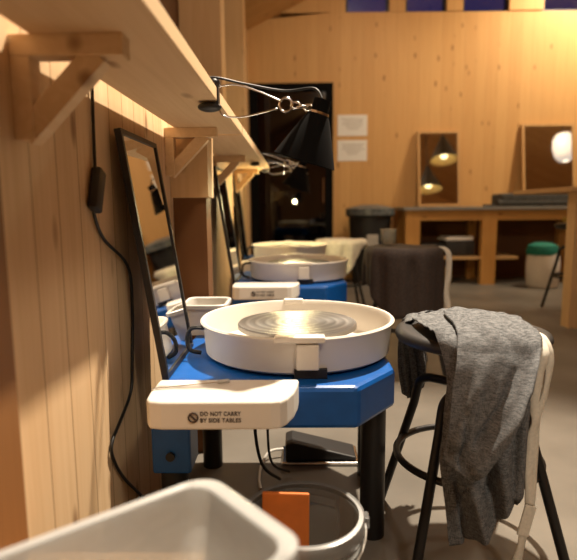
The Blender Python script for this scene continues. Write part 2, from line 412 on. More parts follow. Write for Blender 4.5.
# ------------------------------------------------------------------ pottery wheels
def make_wheel():
    t = thing('pottery_wheel', 'nearest pottery wheel, blue with cream splash pan and white side tray', 'pottery wheel', (0, 1.53, 0), 'pottery wheels along the left wall')
    top = .487; bot = .383
    poly = [(-.335, 1.205), (.14, 1.205), (.25, 1.35), (.25, 1.76), (.15, 1.87), (-.335, 1.87)]
    MB().prism(poly, bot, top).build('table', 'blue', t, bevel=.012)
    for x, y in ((-.305, 1.26), (.203, 1.395), (-.30, 1.80), (.235, 1.735)):
        l = MB().lathe([(0, 0), (.034, 0), (.034, bot + .002), (0, bot + .002)], 20, (x, y, 0)).build('leg', 'black', t, smooth='auto')
    br = MB().box((-.348, 1.212, .27), (-.255, 1.31, bot + .01), bev=.006).build('leg_bracket', 'blue', t)
    MB().lathe([(0, 0), (.011, 0), (.011, .008), (0, .008)], 12, (-.303, 1.2125, .315), axis=(0, -1, 0)).build('bolt', 'black', br)
    # splash pan
    c = (0, 1.53, 0)
    prof = [(.06, .492), (.250, .492), (.262, .500), (.268, .572), (.273, .578), (.276, .585), (.272, .589), (.266, .588), (.262, .580), (.255, .508), (.245, .500), (.07, .500)]
    pan = MB().lathe(prof, 96, c, closed=True).build('splash_pan', 'pan', t, smooth='auto')
    th = R(-90)
    clip = MB()
    clip.box((-.003, 1.247, .512), (.052, 1.270, .574), bev=.004)
    clip.box((-.055, 1.248, .578), (.067, 1.285, .5935), bev=.004)
    clip.build('seam_clip', 'pan', pan)
    MB().box((-.045, 1.7835, .576), (.02, 1.8065, .594), bev=.004).build('seam_clip', 'pan', pan)
    MB().box((-.008, 1.262, .488), (.072, 1.2835, .511)).build('drain_notch', 'blackplastic', pan)
    MB().tube(smooth_path([(-.255, 1.44, .575), (-.29, 1.45, .572), (-.305, 1.46, .545), (-.30, 1.46, .51), (-.27, 1.47, .497)], 5), .006).build('latch', 'blackplastic', pan)
    wh = MB().lathe([(0, .555), (.166, .555), (.171, .558), (.171, .569), (.168, .5725), (0, .5725)], 72, c).build('wheel_head', 'wheelhead', t, smooth='auto')
    MB().lathe([(0, .487), (.03, .487), (.03, .556), (0, .556)], 24, c).build('wheel_shaft', 'black', t, smooth='auto')
    # white side table: rounded slab hung on the front left corner
    def rr(x0, x1, y0, y1, fl, fr):
        pts = []
        for cx, cy, r, a0 in ((x0 + fl, y0 + fl, fl, 180), (x1 - fr, y0 + fr, fr, 270)):
            for k in range(9): pts.append((cx + r * math.cos(R(a0 + k * 90 / 8)), cy + r * math.sin(R(a0 + k * 90 / 8))))
        return pts + [(x1, y1), (x0, y1)]
    st = MB()
    P = [(-.318, 1.203), (-.319, 1.12), (-.3155, 1.078), (-.307, 1.060), (-.28, 1.054), (-.055, 1.055), (-.036, 1.06), (-.022, 1.078), (-.008, 1.115), (.0, 1.16), (.003, 1.203)]
    P.reverse(); P.reverse()
    st.prism(P, .447, .507)
    so = st.build('side_table', 'sidetable', t, bevel=.006, seg=3)
    # printed warning
    for txt, x, z, s in (('DO NOT CARRY', -.200, .4785, .0125), ('BY SIDE TABLES', -.200, .4645, .0125)):
        cu = bpy.data.curves.new('txt', 'FONT'); cu.body = txt; cu.size = s; cu.extrude = .0002; cu.space_character = 1.06; cu.offset = .0003
        tmp = bpy.data.objects.new('txt', cu); COL.objects.link(tmp)
        dg = bpy.context.evaluated_depsgraph_get(); me = bpy.data.meshes.new_from_object(tmp.evaluated_get(dg))
        bpy.data.objects.remove(tmp)
        me.materials.clear(); me.materials.append(M['ink'])
        w = max(v.co.x for v in me.vertices); k = .084 / w
        me.transform(Matrix.Diagonal((k, 1, 1, 1)))
        me.transform(Matrix.Translation(Vector((x, 1.0530, z)) - t.location) @ Matrix.Rotation(R(90), 4, 'X'))
        for v in me.vertices: v.co.y += (v.co.x + .27) / .23 * .002 - .0004
        o = bpy.data.objects.new('warning_text', me); COL.objects.link(o); o.parent = so
    ic = MB(); cx_, cz_ = -.214, .4745
    ic.tube([(cx_ + .0095 * math.cos(a * PI / 12), 1.0528, cz_ + .0095 * math.sin(a * PI / 12)) for a in range(24)], .0019, 6, closed=True)
    ic.bar((cx_ - .0075, 1.0528, cz_ + .0075), (cx_ + .0075, 1.0528, cz_ - .0075), .0036, .003, up=(0, 1, 0))
    ic.build('prohibition_mark', 'ink', so)
    MB().tube(smooth_path([(-.12, 1.60, .39), (-.13, 1.55, .26), (-.11, 1.56, .12), (-.06, 1.66, .02)], 8), .005).build('motor_cord', 'rubber', t)
    MB().tube(smooth_path([(-.10, 1.62, .39), (-.095, 1.6, .25), (-.085, 1.62, .1), (-.03, 1.72, .014)], 8), .004).build('pedal_cord', 'rubber', t)
    return t
wheel = make_wheel()
w2 = copy_tree(wheel); w2.location = (.01, 2.97, 0); w2.scale = (1, 1, 1.05); w2['label'] = 'second pottery wheel, greyish pan, directly behind the nearest one'
w3 = copy_tree(wheel); w3.location = (-.05, 3.95, 0); w3.scale = (1, 1, 1.075); w3['label'] = 'farthest pottery wheel, yellow-lit pan in front of the glass door'

nt_ = MB().tube([(-.318, 1.128, .5105), (-.18, 1.172, .5105)], [.0012] * 2, 8)
t = thing('needle_tool', 'thin needle tool lying across the white side tray', 'pottery tool', (-.25, 1.15, .507))
nt_.build('needle', 'chrome', t)
MB().tube([(-.18, 1.172, .5115), (-.155, 1.18, .5115)], .0042, 10).build('handle', 'tote', t, smooth=True)

# foot pedal
t = thing('foot_pedal', 'black wedge foot pedal with metal edge on floor under the nearest wheel', 'foot pedal', (.07, 1.88, 0))
MB().prism([(-.045, .014), (.205, .014), (.205, .026), (-.02, .082), (-.045, .074)], 1.80, 1.91, axis=1).build('wedge', 'blackplastic', t, bevel=.006)
pb = MB(); pb.box((-.058, 1.785, 0), (.215, 1.925, .014), bev=.005); pb.build('base_plate', 'chrome', t)
MB().tube(smooth_path([(-.052, 1.86, .03), (-.10, 1.84, .03), (-.125, 1.80, .008), (-.13, 1.70, .006), (-.12, 1.62, .006)], 6), .005).build('pedal_lead', 'tote', t)

# ------------------------------------------------------------------ leaning mirrors by the wheels
def make_mirror():
    # built upright in its own frame, then tilted: local x = depth, y = width, z = height
    t = thing('leaning_mirror', 'black framed mirror leaning on the wall beside the nearest wheel', 'mirror', (-.312, 1.26, .489), 'black mirrors leaning by the wheels')
    W = .32; H = .60; w = .012
    def put(mb, name, mat):
        me = bpy.data.meshes.new(name); mb.bm.to_mesh(me); mb.bm.free(); me.materials.append(M[mat])
        o = bpy.data.objects.new(name, me); COL.objects.link(o); o.parent = t; return o
    f = MB().box((-.016, 0, 0), (0, w, H)).box((-.016, W - w, 0), (0, W, H)).box((-.016, w, 0), (0, W - w, w)).box((-.016, w, H - w), (0, W - w, H))
    put(f, 'frame', 'black')
    put(MB().box((-.013, w, w), (-.004, W - w, H - w)), 'mirror_glass', 'mirror')
    put(MB().box((-.016, w, w), (-.0131, W - w, H - w)), 'backing', 'blackplastic')
    t.rotation_euler = (0, -math.asin(.088 / .6), 0)
    return t
mi = make_mirror()
m2 = copy_tree(mi); m2.location = (-.312, 2.72, .512); m2['label'] = 'black framed mirror leaning beside the second wheel, seen edge-on'
m3 = copy_tree(mi); m3.location = (-.362, 3.70, .525); m3['label'] = 'farthest black framed mirror, leaning beside the last wheel'
m3.rotation_euler = (0, -math.asin(.06 / .6), 0)

# ------------------------------------------------------------------ wall cord with switch
t = thing('power_cord', 'black power cord with inline switch hanging down the boarded wall', 'cord', (-.424, 1.15, .9))
pts = [(-.424, 1.165, 1.20), (-.424, 1.162, 1.149), (-.424, 1.158, 1.084), (-.424, 1.154, .985), (-.422, 1.157, .964), (-.42, 1.14, .928), (-.422, 1.124, .901), (-.424, 1.179, .836), (-.424, 1.337, .76), (-.424, 1.364, .666), (-.424, 1.34, .514), (-.424, 1.332, .41), (-.424, 1.246, .379), (-.424, 1.16, .379), (-.424, 1.155, .346), (-.424, 1.233, .249), (-.42, 1.352, .135), (-.40, 1.42, .04), (-.36, 1.46, .006)]
pts = pts[:11] + [(-.424, 1.318, .44), (-.424, 1.235, .40), (-.424, 1.165, .372), (-.424, 1.168, .33), (-.424, 1.233, .249)] + pts[16:]
MB().tube(smooth_path(pts, 6), .0038, 8).build('cable', 'rubber', t, smooth=True)
sw = MB(); a = Vector((-.417, 1.160, .985)); c = Vector((-.417, 1.117, .892))
ax = (c - a).normalized()
rot = Vector((0, 0, -1)).rotation_difference(ax).to_matrix()
mid = (a + c) / 2
sw.box(mid - Vector((.011, .019, .047)), mid + Vector((.011, .019, .047)), rot=rot, bev=.006)
sw.build('inline_switch', 'blackplastic', t, smooth='auto')

# ------------------------------------------------------------------ clamp lamps
def make_lamp():
    t = thing('clamp_lamp', 'nearest black clamp lamp reaching out from shelf over the front wheel', 'lamp', (-.2, 1.4, 1.16), 'black clamp lamps on the shelf edge')
    cl = MB()
    for cx_, cz_, rx, ry, rz in ((-.214, 1.1475, .030, .026, .012), (-.202, 1.205, .016, .022, .0125)):
        g = bmesh.ops.create_uvsphere(cl.bm, u_segments=24, v_segments=12, radius=1)
        bmesh.ops.transform(cl.bm, verts=g['verts'], matrix=Matrix.Translation((cx_, 1.385, cz_)) @ Matrix.Diagonal((rx, ry, rz, 1)))
    cl.box((-.1985, 1.37, 1.148), (-.190, 1.40, 1.204))
    cl.build('clamp', 'blackplastic', t, smooth='auto')
    w = MB()
    w.tube(smooth_path([(-.196, 1.38, 1.176), (-.188, 1.39, 1.136), (-.165, 1.395, 1.125), (-.12, 1.4, 1.128), (-.045, 1.4, 1.145)], 6), .0022)
    w.tube(smooth_path([(-.196, 1.385, 1.195), (-.15, 1.395, 1.203), (-.09, 1.4, 1.186), (-.035, 1.4, 1.162)], 6), .0022)
    w.tube([(-.025 + .016 * math.cos(a * PI / 8), 1.4, 1.154 + .017 * math.sin(a * PI / 8)) for a in range(16)], .0032, 8, closed=True)
    for i, x in enumerate((.0, .016, .032)):
        tl = [(.0, -.012, 0), (.0, -.006, .008), (.0, .006, .008), (0, .012, 0), (0, .006, -.008), (0, -.006, -.008)]
        if i % 2: w.tube([(x + p[1], 1.4 + p[2], 1.152 - x * .2) for p in tl], .003, 6, closed=True)
        else: w.tube([(x + p[1], 1.4, 1.152 - x * .2 + p[2]) for p in tl], .003, 6, closed=True)
    w.build('wire_arm', 'chrome', t, smooth=True)
    Nn = Vector((.068, 1.4, 1.165)); ax = Vector((-.30, .06, -.95)).normalized()
    sh = MB().lathe([(.0, .0), (.021, .0), (.022, .004), (.022, .028), (.024, .034), (.034, .05), (.081, .157), (.0795, .157), (.032, .052), (.0, .05)], 40, Nn, axis=ax).build('shade', 'shadeblack', t, smooth='auto')
    MB().lathe([(.0225, .031), (.026, .031), (.026, .043), (.0225, .043)], 32, Nn, axis=ax, closed=True).build('neck_band', 'chrome', sh, smooth='auto')
    bu = MB().lathe([(0, .055), (.012, .055), (.014, .07), (.024, .095), (.026, .108), (.019, .125), (0, .132)], 24, Nn, axis=ax).build('bulb', 'bulb_off', t, smooth=True)
    MB().tube(smooth_path([(-.26, 1.36, 1.196), (-.205, 1.37, 1.215), (-.13, 1.40, 1.206), (-.03, 1.42, 1.192), (.045, 1.415, 1.196), (.066, 1.4, 1.167)], 8), .0032).build('lamp_cord', 'rubber', t, smooth=True)
    return t, bu
lamp, _ = make_lamp()
l2 = copy_tree(lamp); l2.location = (-.225, 3.2, 1.16); l2['label'] = 'middle black clamp lamp, small, hanging behind the nearest lamp'
l3 = copy_tree(lamp); l3.location = (-.2, 3.78, 1.16); l3['label'] = 'farthest clamp lamp with glowing bulb at the end of the shelf'
for ch in l3.children:
    if ch.name.startswith('bulb'): ch.data = ch.data.copy(); ch.data.materials[0] = M['bulb_on']
# ------------------------------------------------------------------ stools
def make_stool():
    cx, cy = .455, 1.39
    t = thing('stool', 'black stool right of the nearest wheel, grey linen apron thrown over it', 'stool', (cx, cy, 0), 'black work stools')
    MB().lathe([(0, .545), (.17, .545), (.19, .553), (.196, .566), (.192, .577), (.175, .581), (.08, .574), (0, .572)], 48, (cx, cy, 0)).build('seat', 'stoolseat', t, smooth=True)
    MB().lathe([(0, .40), (.02, .40), (.02, .53), (.06, .535), (.06, .546), (0, .546)], 24, (cx, cy, 0)).build('centre_post', 'black', t, smooth='auto')
    for k in range(4):
        a = R(45 + 90 * k + 3); dx, dy = math.cos(a), math.sin(a)
        pr = [(.012, .425), (.09, .425), (.122, .422), (.142, .41), (.152, .385), (.162, .34), (.268, .0)]
        P = []
        for i in range(4): pass
        sm = smooth_path([(cx + dx * r, cy + dy * r, z) for r, z in pr[:-1]], 5) + [Vector((cx + dx * pr[-1][0], cy + dy * pr[-1][0], .006))]
        MB().tube(sm, .0125, 12).build('leg', 'black', t, smooth='auto')
    MB().tube([(cx + .186 * math.cos(i * PI / 24), cy + .186 * math.sin(i * PI / 24), .235) for i in range(48)], .0095, 10, closed=True).build('foot_ring', 'black', t, smooth=True)
    return t
stool = make_stool()
s2 = copy_tree(stool); s2.location = (.565, 2.86, 0); s2.scale = (1, 1, 1.16); s2['label'] = 'middle stool behind, under the dark brown apron'
s3 = copy_tree(stool); s3.location = (.38, 4.62, 0); s3.scale = (1, 1, 1.04); s3['label'] = 'stool beside the farthest wheel with a white towel on it'
s4 = copy_tree(stool); s4.location = (2.36, 4.55, 0); s4.scale = (1, 1, 1.28); s4['label'] = 'tall stool in front of the far bench behind the timber table leg'

# grey linen apron over the nearest stool
rows = [
 [(.313,1.45,.594),(.418,1.56,.594),(.512,1.57,.592),(.575,1.51,.590),(.583,1.40,.588),(.580,1.29,.586)],
 [(.314,1.38,.596),(.403,1.42,.602),(.461,1.42,.598),(.506,1.38,.600),(.535,1.31,.596),(.573,1.25,.592)],
 [(.323,1.24,.590),(.353,1.205,.592),(.39,1.192,.592),(.434,1.182,.594),(.484,1.185,.594),(.540,1.207,.589)],
 [(.338,1.19,.520),(.365,1.172,.520),(.399,1.165,.519),(.433,1.16,.521),(.473,1.17,.520),(.521,1.19,.515)],
 [(.330,1.18,.412),(.363,1.165,.419),(.397,1.16,.421),(.433,1.16,.420),(.473,1.17,.416),(.518,1.19,.408)],
 [(.324,1.17,.320),(.36,1.16,.325),(.394,1.155,.328),(.432,1.16,.325),(.475,1.17,.320),(.516,1.185,.310)],
 [(.338,1.17,.222),(.363,1.16,.228),(.393,1.155,.236),(.427,1.16,.240),(.466,1.17,.257),(.513,1.18,.266)],
 [(.352,1.17,.112),(.38,1.16,.124),(.415,1.155,.145),(.448,1.16,.166),(.475,1.17,.217),(.512,1.18,.236)]]
G = patch(rows, 56, 110)
def ridge(p, a, b_, amp, w):
    a = Vector((a[0], 0, a[1])); b_ = Vector((b_[0], 0, b_[1])); q = Vector((p.x, 0, p.z)); ab = b_ - a
    u = max(0, min(1, (q - a).dot(ab) / ab.dot(ab))); d = (q - a - ab * u)
    n = Vector((ab.z, 0, -ab.x)).normalized(); s = d.dot(n)
    return amp * math.exp(-(d.length / (w if s < 0 else w * .4)) ** 2)
def crumple(G, ridges, amp=.005, top=.57):
    for row in G:
        for p in row:
            hang = max(0, min(1, (top - p.z) / .05))
            dy = 0
            for r in ridges: dy -= ridge(p, *r)
            n1 = noise.noise(Vector((p.x * 16 + p.z * 7, p.y * 3, p.z * 6)))
            n2 = noise.noise(Vector((p.x * 38, p.y * 30, p.z * 22 + 5)))
            p.y += hang * (dy + amp * n1 + amp * .5 * n2)
            if hang < 1: p.z += (1 - hang) * (abs(n1) * .014 + abs(noise.noise(Vector((p.x * 22, p.y * 22, 3)))) * .012)
    return G
crumple(G, [((.50, .50), (.385, .27), -.030, .022), ((.375, .33), (.43, .10), .034, .024), ((.445, .36), (.475, .17), .040, .026),
            ((.352, .55), (.338, .30), .016, .014), ((.515, .52), (.495, .25), .030, .022), ((.46, .40), (.43, .26), -.022, .016), ((.36, .27), (.385, .13), -.018, .012)], .008)
ap = thing('apron', 'heather grey linen apron draped over the nearest stool, cream ties hanging', 'apron', (.44, 1.3, .59))
MB().grid(G).build('cloth', 'linen', ap, smooth=True, thick=.003)
# folded-back bib lying diagonally across the front
F = [[(.395,1.44,.606),(.47,1.42,.612),(.56,1.34,.604)],
     [(.372,1.25,.606),(.455,1.23,.612),(.555,1.225,.600)],
     [(.350,1.156,.572),(.432,1.140,.577),(.528,1.150,.568)],
     [(.333,1.126,.504),(.395,1.105,.506),(.466,1.078,.494)],
     [(.325,1.118,.425),(.364,1.092,.414),(.415,1.060,.398)],
     [(.318,1.122,.352),(.338,1.100,.338),(.366,1.072,.322)]]
FG = crumple(patch(F, 30, 70), [((.52, .56), (.37, .36), .020, .020), ((.40, .575), (.335, .40), .018, .016), ((.46, .55), (.375, .41), -.016, .010), ((.355, .46), (.345, .35), -.012, .010)], .006)
for row in FG:
    for p in row:
        if p.z > .585: p.z += .006
MB().grid(FG).build('folded_bib', 'linen', ap, smooth=True, thick=.006)
# collar point standing up at the right
K = [[(.50, 1.24, .603), (.545, 1.24, .612), (.575, 1.27, .600)], [(.49, 1.205, .600), (.535, 1.20, .604), (.560, 1.215, .596)], [(.475, 1.185, .592), (.515, 1.178, .590), (.545, 1.188, .575)]]
MB().grid(patch(K, 14, 14)).build('collar_point', 'linen', ap, smooth=True, thick=.003)
# tail hanging down at the back left of the seat
Bk = [[(.31, 1.44, .592), (.345, 1.52, .592), (.40, 1.575, .594)], [(.294, 1.46, .575), (.32, 1.56, .575), (.39, 1.605, .576)], [(.297, 1.545, .50), (.33, 1.60, .50), (.39, 1.625, .50)], [(.30, 1.56, .42), (.345, 1.605, .40), (.40, 1.62, .42)], [(.315, 1.58, .34), (.352, 1.60, .315), (.39, 1.61, .36)]]
BG = patch(Bk, 24, 40)
for row in BG:
    for i, p in enumerate(row): p.y += .008 * math.sin(i * .9 + p.z * 14); p.x += .004 * math.sin(i * 1.3)
MB().grid(BG).build('back_tail', 'linen', ap, smooth=True, thick=.003)
def ribbon(pts, w, name, parent, mat='cream', th=.003, twist=0, k=8):
    P = smooth_path(pts, k); rows = []
    for i, p in enumerate(P):
        a = twist * i / len(P) + .35 * math.sin(i * .35)
        d_ = Vector((math.cos(a), math.sin(a), 0)) * w / 2
        rows.append([p - d_, p, p + d_])
    return MB().grid(rows).build(name, mat, parent, smooth=True, thick=th)
ribbon([(.548,1.26,.603),(.556,1.225,.596),(.556,1.19,.565),(.545,1.185,.52),(.533,1.18,.456),(.540,1.18,.413),(.528,1.18,.359),(.528,1.175,.298),(.534,1.175,.211)], .021, 'tie_strap', ap)
ribbon([(.56,1.27,.600),(.574,1.24,.592),(.580,1.215,.55),(.572,1.21,.47),(.552,1.205,.404),(.553,1.20,.305),(.546,1.195,.205),(.534,1.195,.11),(.518,1.18,.03)], .019, 'tie_strap', ap, twist=.5)
bk = MB(); a = Vector((.534, 1.168, .215)); c = Vector((.517, 1.166, .142))
bk.bar(a, c, .027, .006, up=(0, 1, 0)); bk.build('strap_end', 'cream', ap, bevel=.002)
ribbon([(.517,1.166,.145),(.512,1.168,.10),(.500,1.166,.06),(.485,1.16,.012)], .016, 'tie_strap', ap)

def drape(c, r, z, drops, name, mat, parent=None, folds=9, amp=.016, label=None, cat=None):
    """cloth laid over a round seat; drops = hem length by angle"""
    rows = []; n = 96
    for j in range(26):
        ring = []
        for i in range(n + 1):
            th = 2 * PI * i / n
            L = r + drops(th); s = L * j / 25
            wob = 1 + .0
            if s < r: p = Vector((s * math.cos(th), s * math.sin(th), z + .006 * noise.noise(Vector((s * 9 * math.cos(th), s * 9 * math.sin(th), 2)))))
            else:
                dn = s - r; k = min(1, dn / .1)
                rr = r + .012 * min(1, dn / .02) + k * amp * (math.sin(folds * th) + .6 * math.sin(folds * 1.7 * th + 1))
                p = Vector((rr * math.cos(th), rr * math.sin(th), z - dn))
            ring.append(Vector(c) + p)
        rows.append(ring)
    return MB().grid(rows).build(name, mat, parent, smooth=True, thick=.004)
t = thing('apron', 'dark brown apron covering the middle stool behind the front wheel', 'apron', (.565, 2.86, .69))
drape((.565, 2.86, 0), .190, .686, lambda th: .30 + .13 * math.cos(th + .7) + .03 * math.sin(5 * th), 'cloth', 'brown_cloth', t, amp=.009)
ribbon([(.735,2.75,.695),(.768,2.74,.66),(.771,2.74,.55),(.765,2.74,.46),(.772,2.735,.37),(.765,2.74,.28)], .03, 'tie_strap', t)
tw = thing('towel', 'crumpled white towel lying on the stool by the farthest wheel', 'towel', (.38, 4.62, .61))
drape((.38, 4.62, 0), .21, .62, lambda th: .06 + .03 * math.sin(3 * th) + .22 * max(0, -math.sin(th + .2)) ** 3, 'cloth', 'white_cloth', tw, amp=.012)
t = thing('jar', 'clear plastic jar standing on the dark brown apron', 'jar', (.50, 2.95, .7))
MB().lathe([(0, .699), (.036, .699), (.04, .706), (.042, .772), (.039, .772), (.037, .708), (0, .704)], 32, (.50, 2.95, 0)).build('body', 'jar', t, smooth='auto')
MB().lathe([(.038, .768), (.045, .768), (.045, .778), (.038, .778)], 32, (.50, 2.95, 0), closed=True).build('rim', 'jar', t, smooth='auto')

# ------------------------------------------------------------------ foreground bench, bin, bucket
t = thing('low_bench', 'low pale wooden bench at the near left, under the clear bin', 'bench', (-.2, .4, 0))
MB().box((-.402, .12, .36), (-.012, .742, .392), bev=.003).build('bench_top', 'timberX', t)
for x, y in ((-.37, .16), (-.045, .16), (-.37, .70), (-.12, .70)):
    MB().box((x - .025, y - .025, 0), (x + .025, y + .025, .3602)).build('leg', 'timber', t)

def tote(name, label, cat, loc, ang, sx, sy, h, z0, mat, rim=.012, rad=.035, taper=.90, wall=.003, group=None, lip=.012):
    t = thing(name, label, cat, (loc[0], loc[1], z0))
    def loop(k, rr, z):
        pts = []
        hx, hy = sx / 2 * k, sy / 2 * k
        for cx_, cy_, a0 in ((hx - rr, hy - rr, 0), (-hx + rr, hy - rr, 90), (-hx + rr, -hy + rr, 180), (hx - rr, -hy + rr, 270)):
            for q in range(9):
                a = R(a0 + q * 90 / 8); x = cx_ + rr * math.cos(a); y = cy_ + rr * math.sin(a)
                pts.append((loc[0] + x * math.cos(ang) - y * math.sin(ang), loc[1] + x * math.sin(ang) + y * math.cos(ang), z))
        return pts
    mb = MB(); bm = mb.bm
    L_ = [loop(taper, rad * .9, z0), loop(taper + .01, rad * .92, z0 + .006), loop(1, rad, z0 + h - .004), loop(1 - 2 * wall / sx, rad, z0 + h - .004), loop(taper + .01 - 2 * wall / sx, rad * .9, z0 + .008), loop(taper - 2 * wall / sx, rad * .85, z0 + .003)]
    V = [[bm.verts.new(p) for p in l] for l in L_]; n = len(V[0])
    for a, c in zip(V, V[1:]):
        for i in range(n): bm.faces.new((a[i], a[(i + 1) % n], c[(i + 1) % n], c[i]))
    bm.faces.new(V[0]); bm.faces.new(V[-1])
    mb.build('body', mat, t, smooth='auto')
    rm = MB(); bm = rm.bm; zt = z0 + h
    ex = 2 * lip / min(sx, sy)
    L_ = [loop(1 - .02, rad, zt - .003), loop(1 + ex * .55, rad * 1.15, zt), loop(1 + ex, rad * 1.25, zt - .003), loop(1 + ex, rad * 1.25, zt - rim), loop(1 + ex - .012, rad * 1.22, zt - rim), loop(1 + ex - .015, rad * 1.22, zt - .006), loop(1 + .002, rad, zt - .007)]
    V = [[bm.verts.new(p) for p in l] for l in L_]
    for a, c in zip(V, V[1:] + V[:1]):
        for i in range(n): bm.faces.new((a[i], a[(i + 1) % n], c[(i + 1) % n], c[i]))
    rm.build('rim', mat, t, smooth='auto')
    return t
# near corner box: far corner (-.128,.696), right corner (.008,.537), long side runs to lower left
u = Vector((.008 + .128, .537 - .696)); u.normalize(); v = Vector((-u.y * -1, u.x)) if False else Vector((u.y, -u.x))
SX, SY = .212, .345
cpt = Vector((-.128, .696)) + u * (SX / 2) + v * (SY / 2)
ANG = math.atan2(u.y, u.x)
tote('plastic_bin', 'frosted clear plastic bin in the near left foreground on the low bench', 'bin', (cpt.x, cpt.y), ANG, SX - .02, SY - .02, .147, .3925, 'bin', rim=.014, rad=.03, taper=.86, lip=.010)

t = thing('bucket', 'round clear plastic bucket on the floor, orange board inside it', 'bucket', (.010, 1.07, 0))
c = (.010, 1.07, 0)
MB().lathe([(0, .001), (.100, .001), (.104, .006), (.121, .246), (.118, .246), (.101, .008), (0, .005)], 64, c).build('body', 'bucket', t, smooth='auto')
MB().lathe([(.118, .260), (.128, .260), (.130, .257), (.130, .226), (.1275, .226), (.127, .255), (.118, .257)], 64, c, closed=True).build('rim', 'bucket_rim', t, smooth='auto')
MB().lathe([(.122, .205), (.128, .205), (.128, .209), (.122, .209)], 64, c, closed=True).build('ridge', 'bucket', t, smooth='auto')
hp = [(.010 + .134 * math.cos(a), 1.07 + .136 * math.sin(a) * .9 - .03 * math.sin(a) , .232 - .085 * abs(math.sin(a))) for a in [R(-175 + 10 * i) for i in range(18)]]
MB().tube(hp, .0028, 8).build('bail_handle', 'tote', t, smooth=True)
for sx in (-1, 1): MB().box((.010 + sx * .1335 - .006, 1.055, .228), (.010 + sx * .1335 + .006, 1.085, .252), bev=.003).build('handle_lug', 'bucket', t)
ob = MB(); ob.box((-.075, -.006, 0), (.030, .006, .264), bev=.003)
o = ob.build('orange_board', 'orange'); o.location = (-.008, 1.09, .009); o.rotation_euler = (R(-8), 0, R(-4))
tag(o, 'flat orange plastic board standing inside the clear bucket', 'board')
tote('plastic_tub', 'small greyish white tub on the back left of the nearest wheel table', 'tub', (-.303, 1.785), 0, .135, .15, .103, .4875, 'tote', rim=.014, rad=.025, taper=.9, lip=.008)

# ------------------------------------------------------------------ far bench and what is on it
t = thing('workbench', 'long grey topped workbench of orange timber along the back wall', 'workbench', (2.8, 6.4, 0))
MB().box((1.20, 6.12, .85), (5.2, 6.76, .885), bev=.003).build('bench_top', 'benchtop', t)
for x in (1.235, 2.10, 3.2, 4.3): MB().box((x, 6.16, 0), (x + .165, 6.26, .8502)).build('leg', 'bench', t)
for x in (1.235, 2.10, 3.2, 4.3): MB().box((x, 6.66, 0), (x + .1, 6.75, .8502)).build('leg', 'bench', t)
for x0, x1 in ((1.40, 2.10), (2.265, 3.2), (3.365, 4.3)):
    MB().box((x0, 6.17, .735), (x1, 6.22, .8502)).build('rail', 'benchX', t)
    MB().box((x0, 6.17, .29), (x1 if x1 < 3 else x0 + .26, 6.74, .32)).build('lower_shelf', 'timberX', t)
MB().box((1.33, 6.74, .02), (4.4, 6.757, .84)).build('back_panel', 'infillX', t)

def bench_mirror(x0, x1, label, H, ang, yb):
    t = thing('framed_mirror', label, 'mirror', ((x0 + x1) / 2, yb, .8925), 'wood framed mirrors on the back bench')
    W = x1 - x0; w = .028
    def put(mb, name, mat):
        me = bpy.data.meshes.new(name); mb.bm.to_mesh(me); mb.bm.free(); me.materials.append(M[mat])
        o = bpy.data.objects.new(name, me); COL.objects.link(o); o.parent = t; return o
    h = W / 2
    put(MB().box((-h, 0, 0), (-h + w, .035, H)).box((h - w, 0, 0), (h, .035, H)).box((-h + w, 0, 0), (h - w, .035, w)).box((-h + w, 0, H - w), (h - w, .035, H)), 'frame', 'frame')
    put(MB().box((-h + w, .012, w), (h - w, .018, H - w)), 'mirror_glass', 'mirror')
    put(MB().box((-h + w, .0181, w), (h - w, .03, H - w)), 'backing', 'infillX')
    t.rotation_euler = (-ang, 0, 0); return t
bench_mirror(1.475, 1.985, 'left wood framed mirror on the back bench reflecting two black lamps', .92, R(9.5), 6.61)
bm_ = bench_mirror(2.73, 3.36, 'right wood framed mirror on the back bench behind the charcoal slab', .99, R(9), 6.60)
# charcoal slab with pale board
t = thing('canvas_slab', 'long charcoal canvas covered slab lying on the back bench', 'slab', (2.9, 6.3, .885))
sl = MB(); sl.box((2.30, 6.16, .886), (3.7, 6.50, 1.03), bev=.03); sl.build('slab', 'slab', t, smooth='auto')
rl = MB(); rl.tube([(2.27, 6.19, .925), (3.72, 6.19, .925)], .038, 14); rl.build('rolled_edge', 'slab', t, smooth='auto')
sm = MB(); sm.box((2.13, 6.18, .886), (2.25, 6.27, .91), bev=.006); o = sm.build('hand_tool', 'dark', loc=(2.19, 6.22, .886)); tag(o, 'small dark tool at the front edge of the back bench', 'tool')
# stuff on the lower shelf
o = MB().box((1.46, 6.25, .321), (1.70, 6.6, .46), bev=.01).build('crate', 'dark', loc=(1.58, 6.4, .321)); tag(o, 'dark crate on the lower shelf, left end of the back bench', 'crate')
o = MB().box((1.72, 6.25, .321), (2.06, 6.6, .50), bev=.02).build('cloth_bundle', 'dark', loc=(1.9, 6.4, .321), smooth='auto'); tag(o, 'dark folded bundle on the bench lower shelf beneath the papers', 'bundle')
o = MB().box((-.16, -.13, 0), (.16, .13, .02)).box((-.13, -.12, .02), (.17, .12, .04)).build('paper_stack', 'paper'); o.location = (1.86, 6.38, .503); o.rotation_euler = (0, R(-6) * 0, R(8)); tag(o, 'pale sheaf of papers lying on the dark bundle under the bench', 'papers')
o = MB().lathe([(0, .001), (.05, .001), (.055, .01), (.055, .13), (.03, .16), (.03, .18), (0, .18)], 24, (1.80, 6.45, 0)).build('bottle', 'yellow', loc=(1.80, 6.45, 0), smooth='auto'); tag(o, 'small ochre bottle on the floor under the back bench', 'bottle')
t = thing('waste_bag', 'white bin with teal cover on floor under the back bench', 'bin', (2.71, 6.03, 0))
MB().lathe([(0, .001), (.15, .001), (.165, .02), (.175, .25), (.16, .40), (0, .40)], 32, (2.71, 6.08 - .12, 0)).build('body', 'paper', t, smooth='auto')
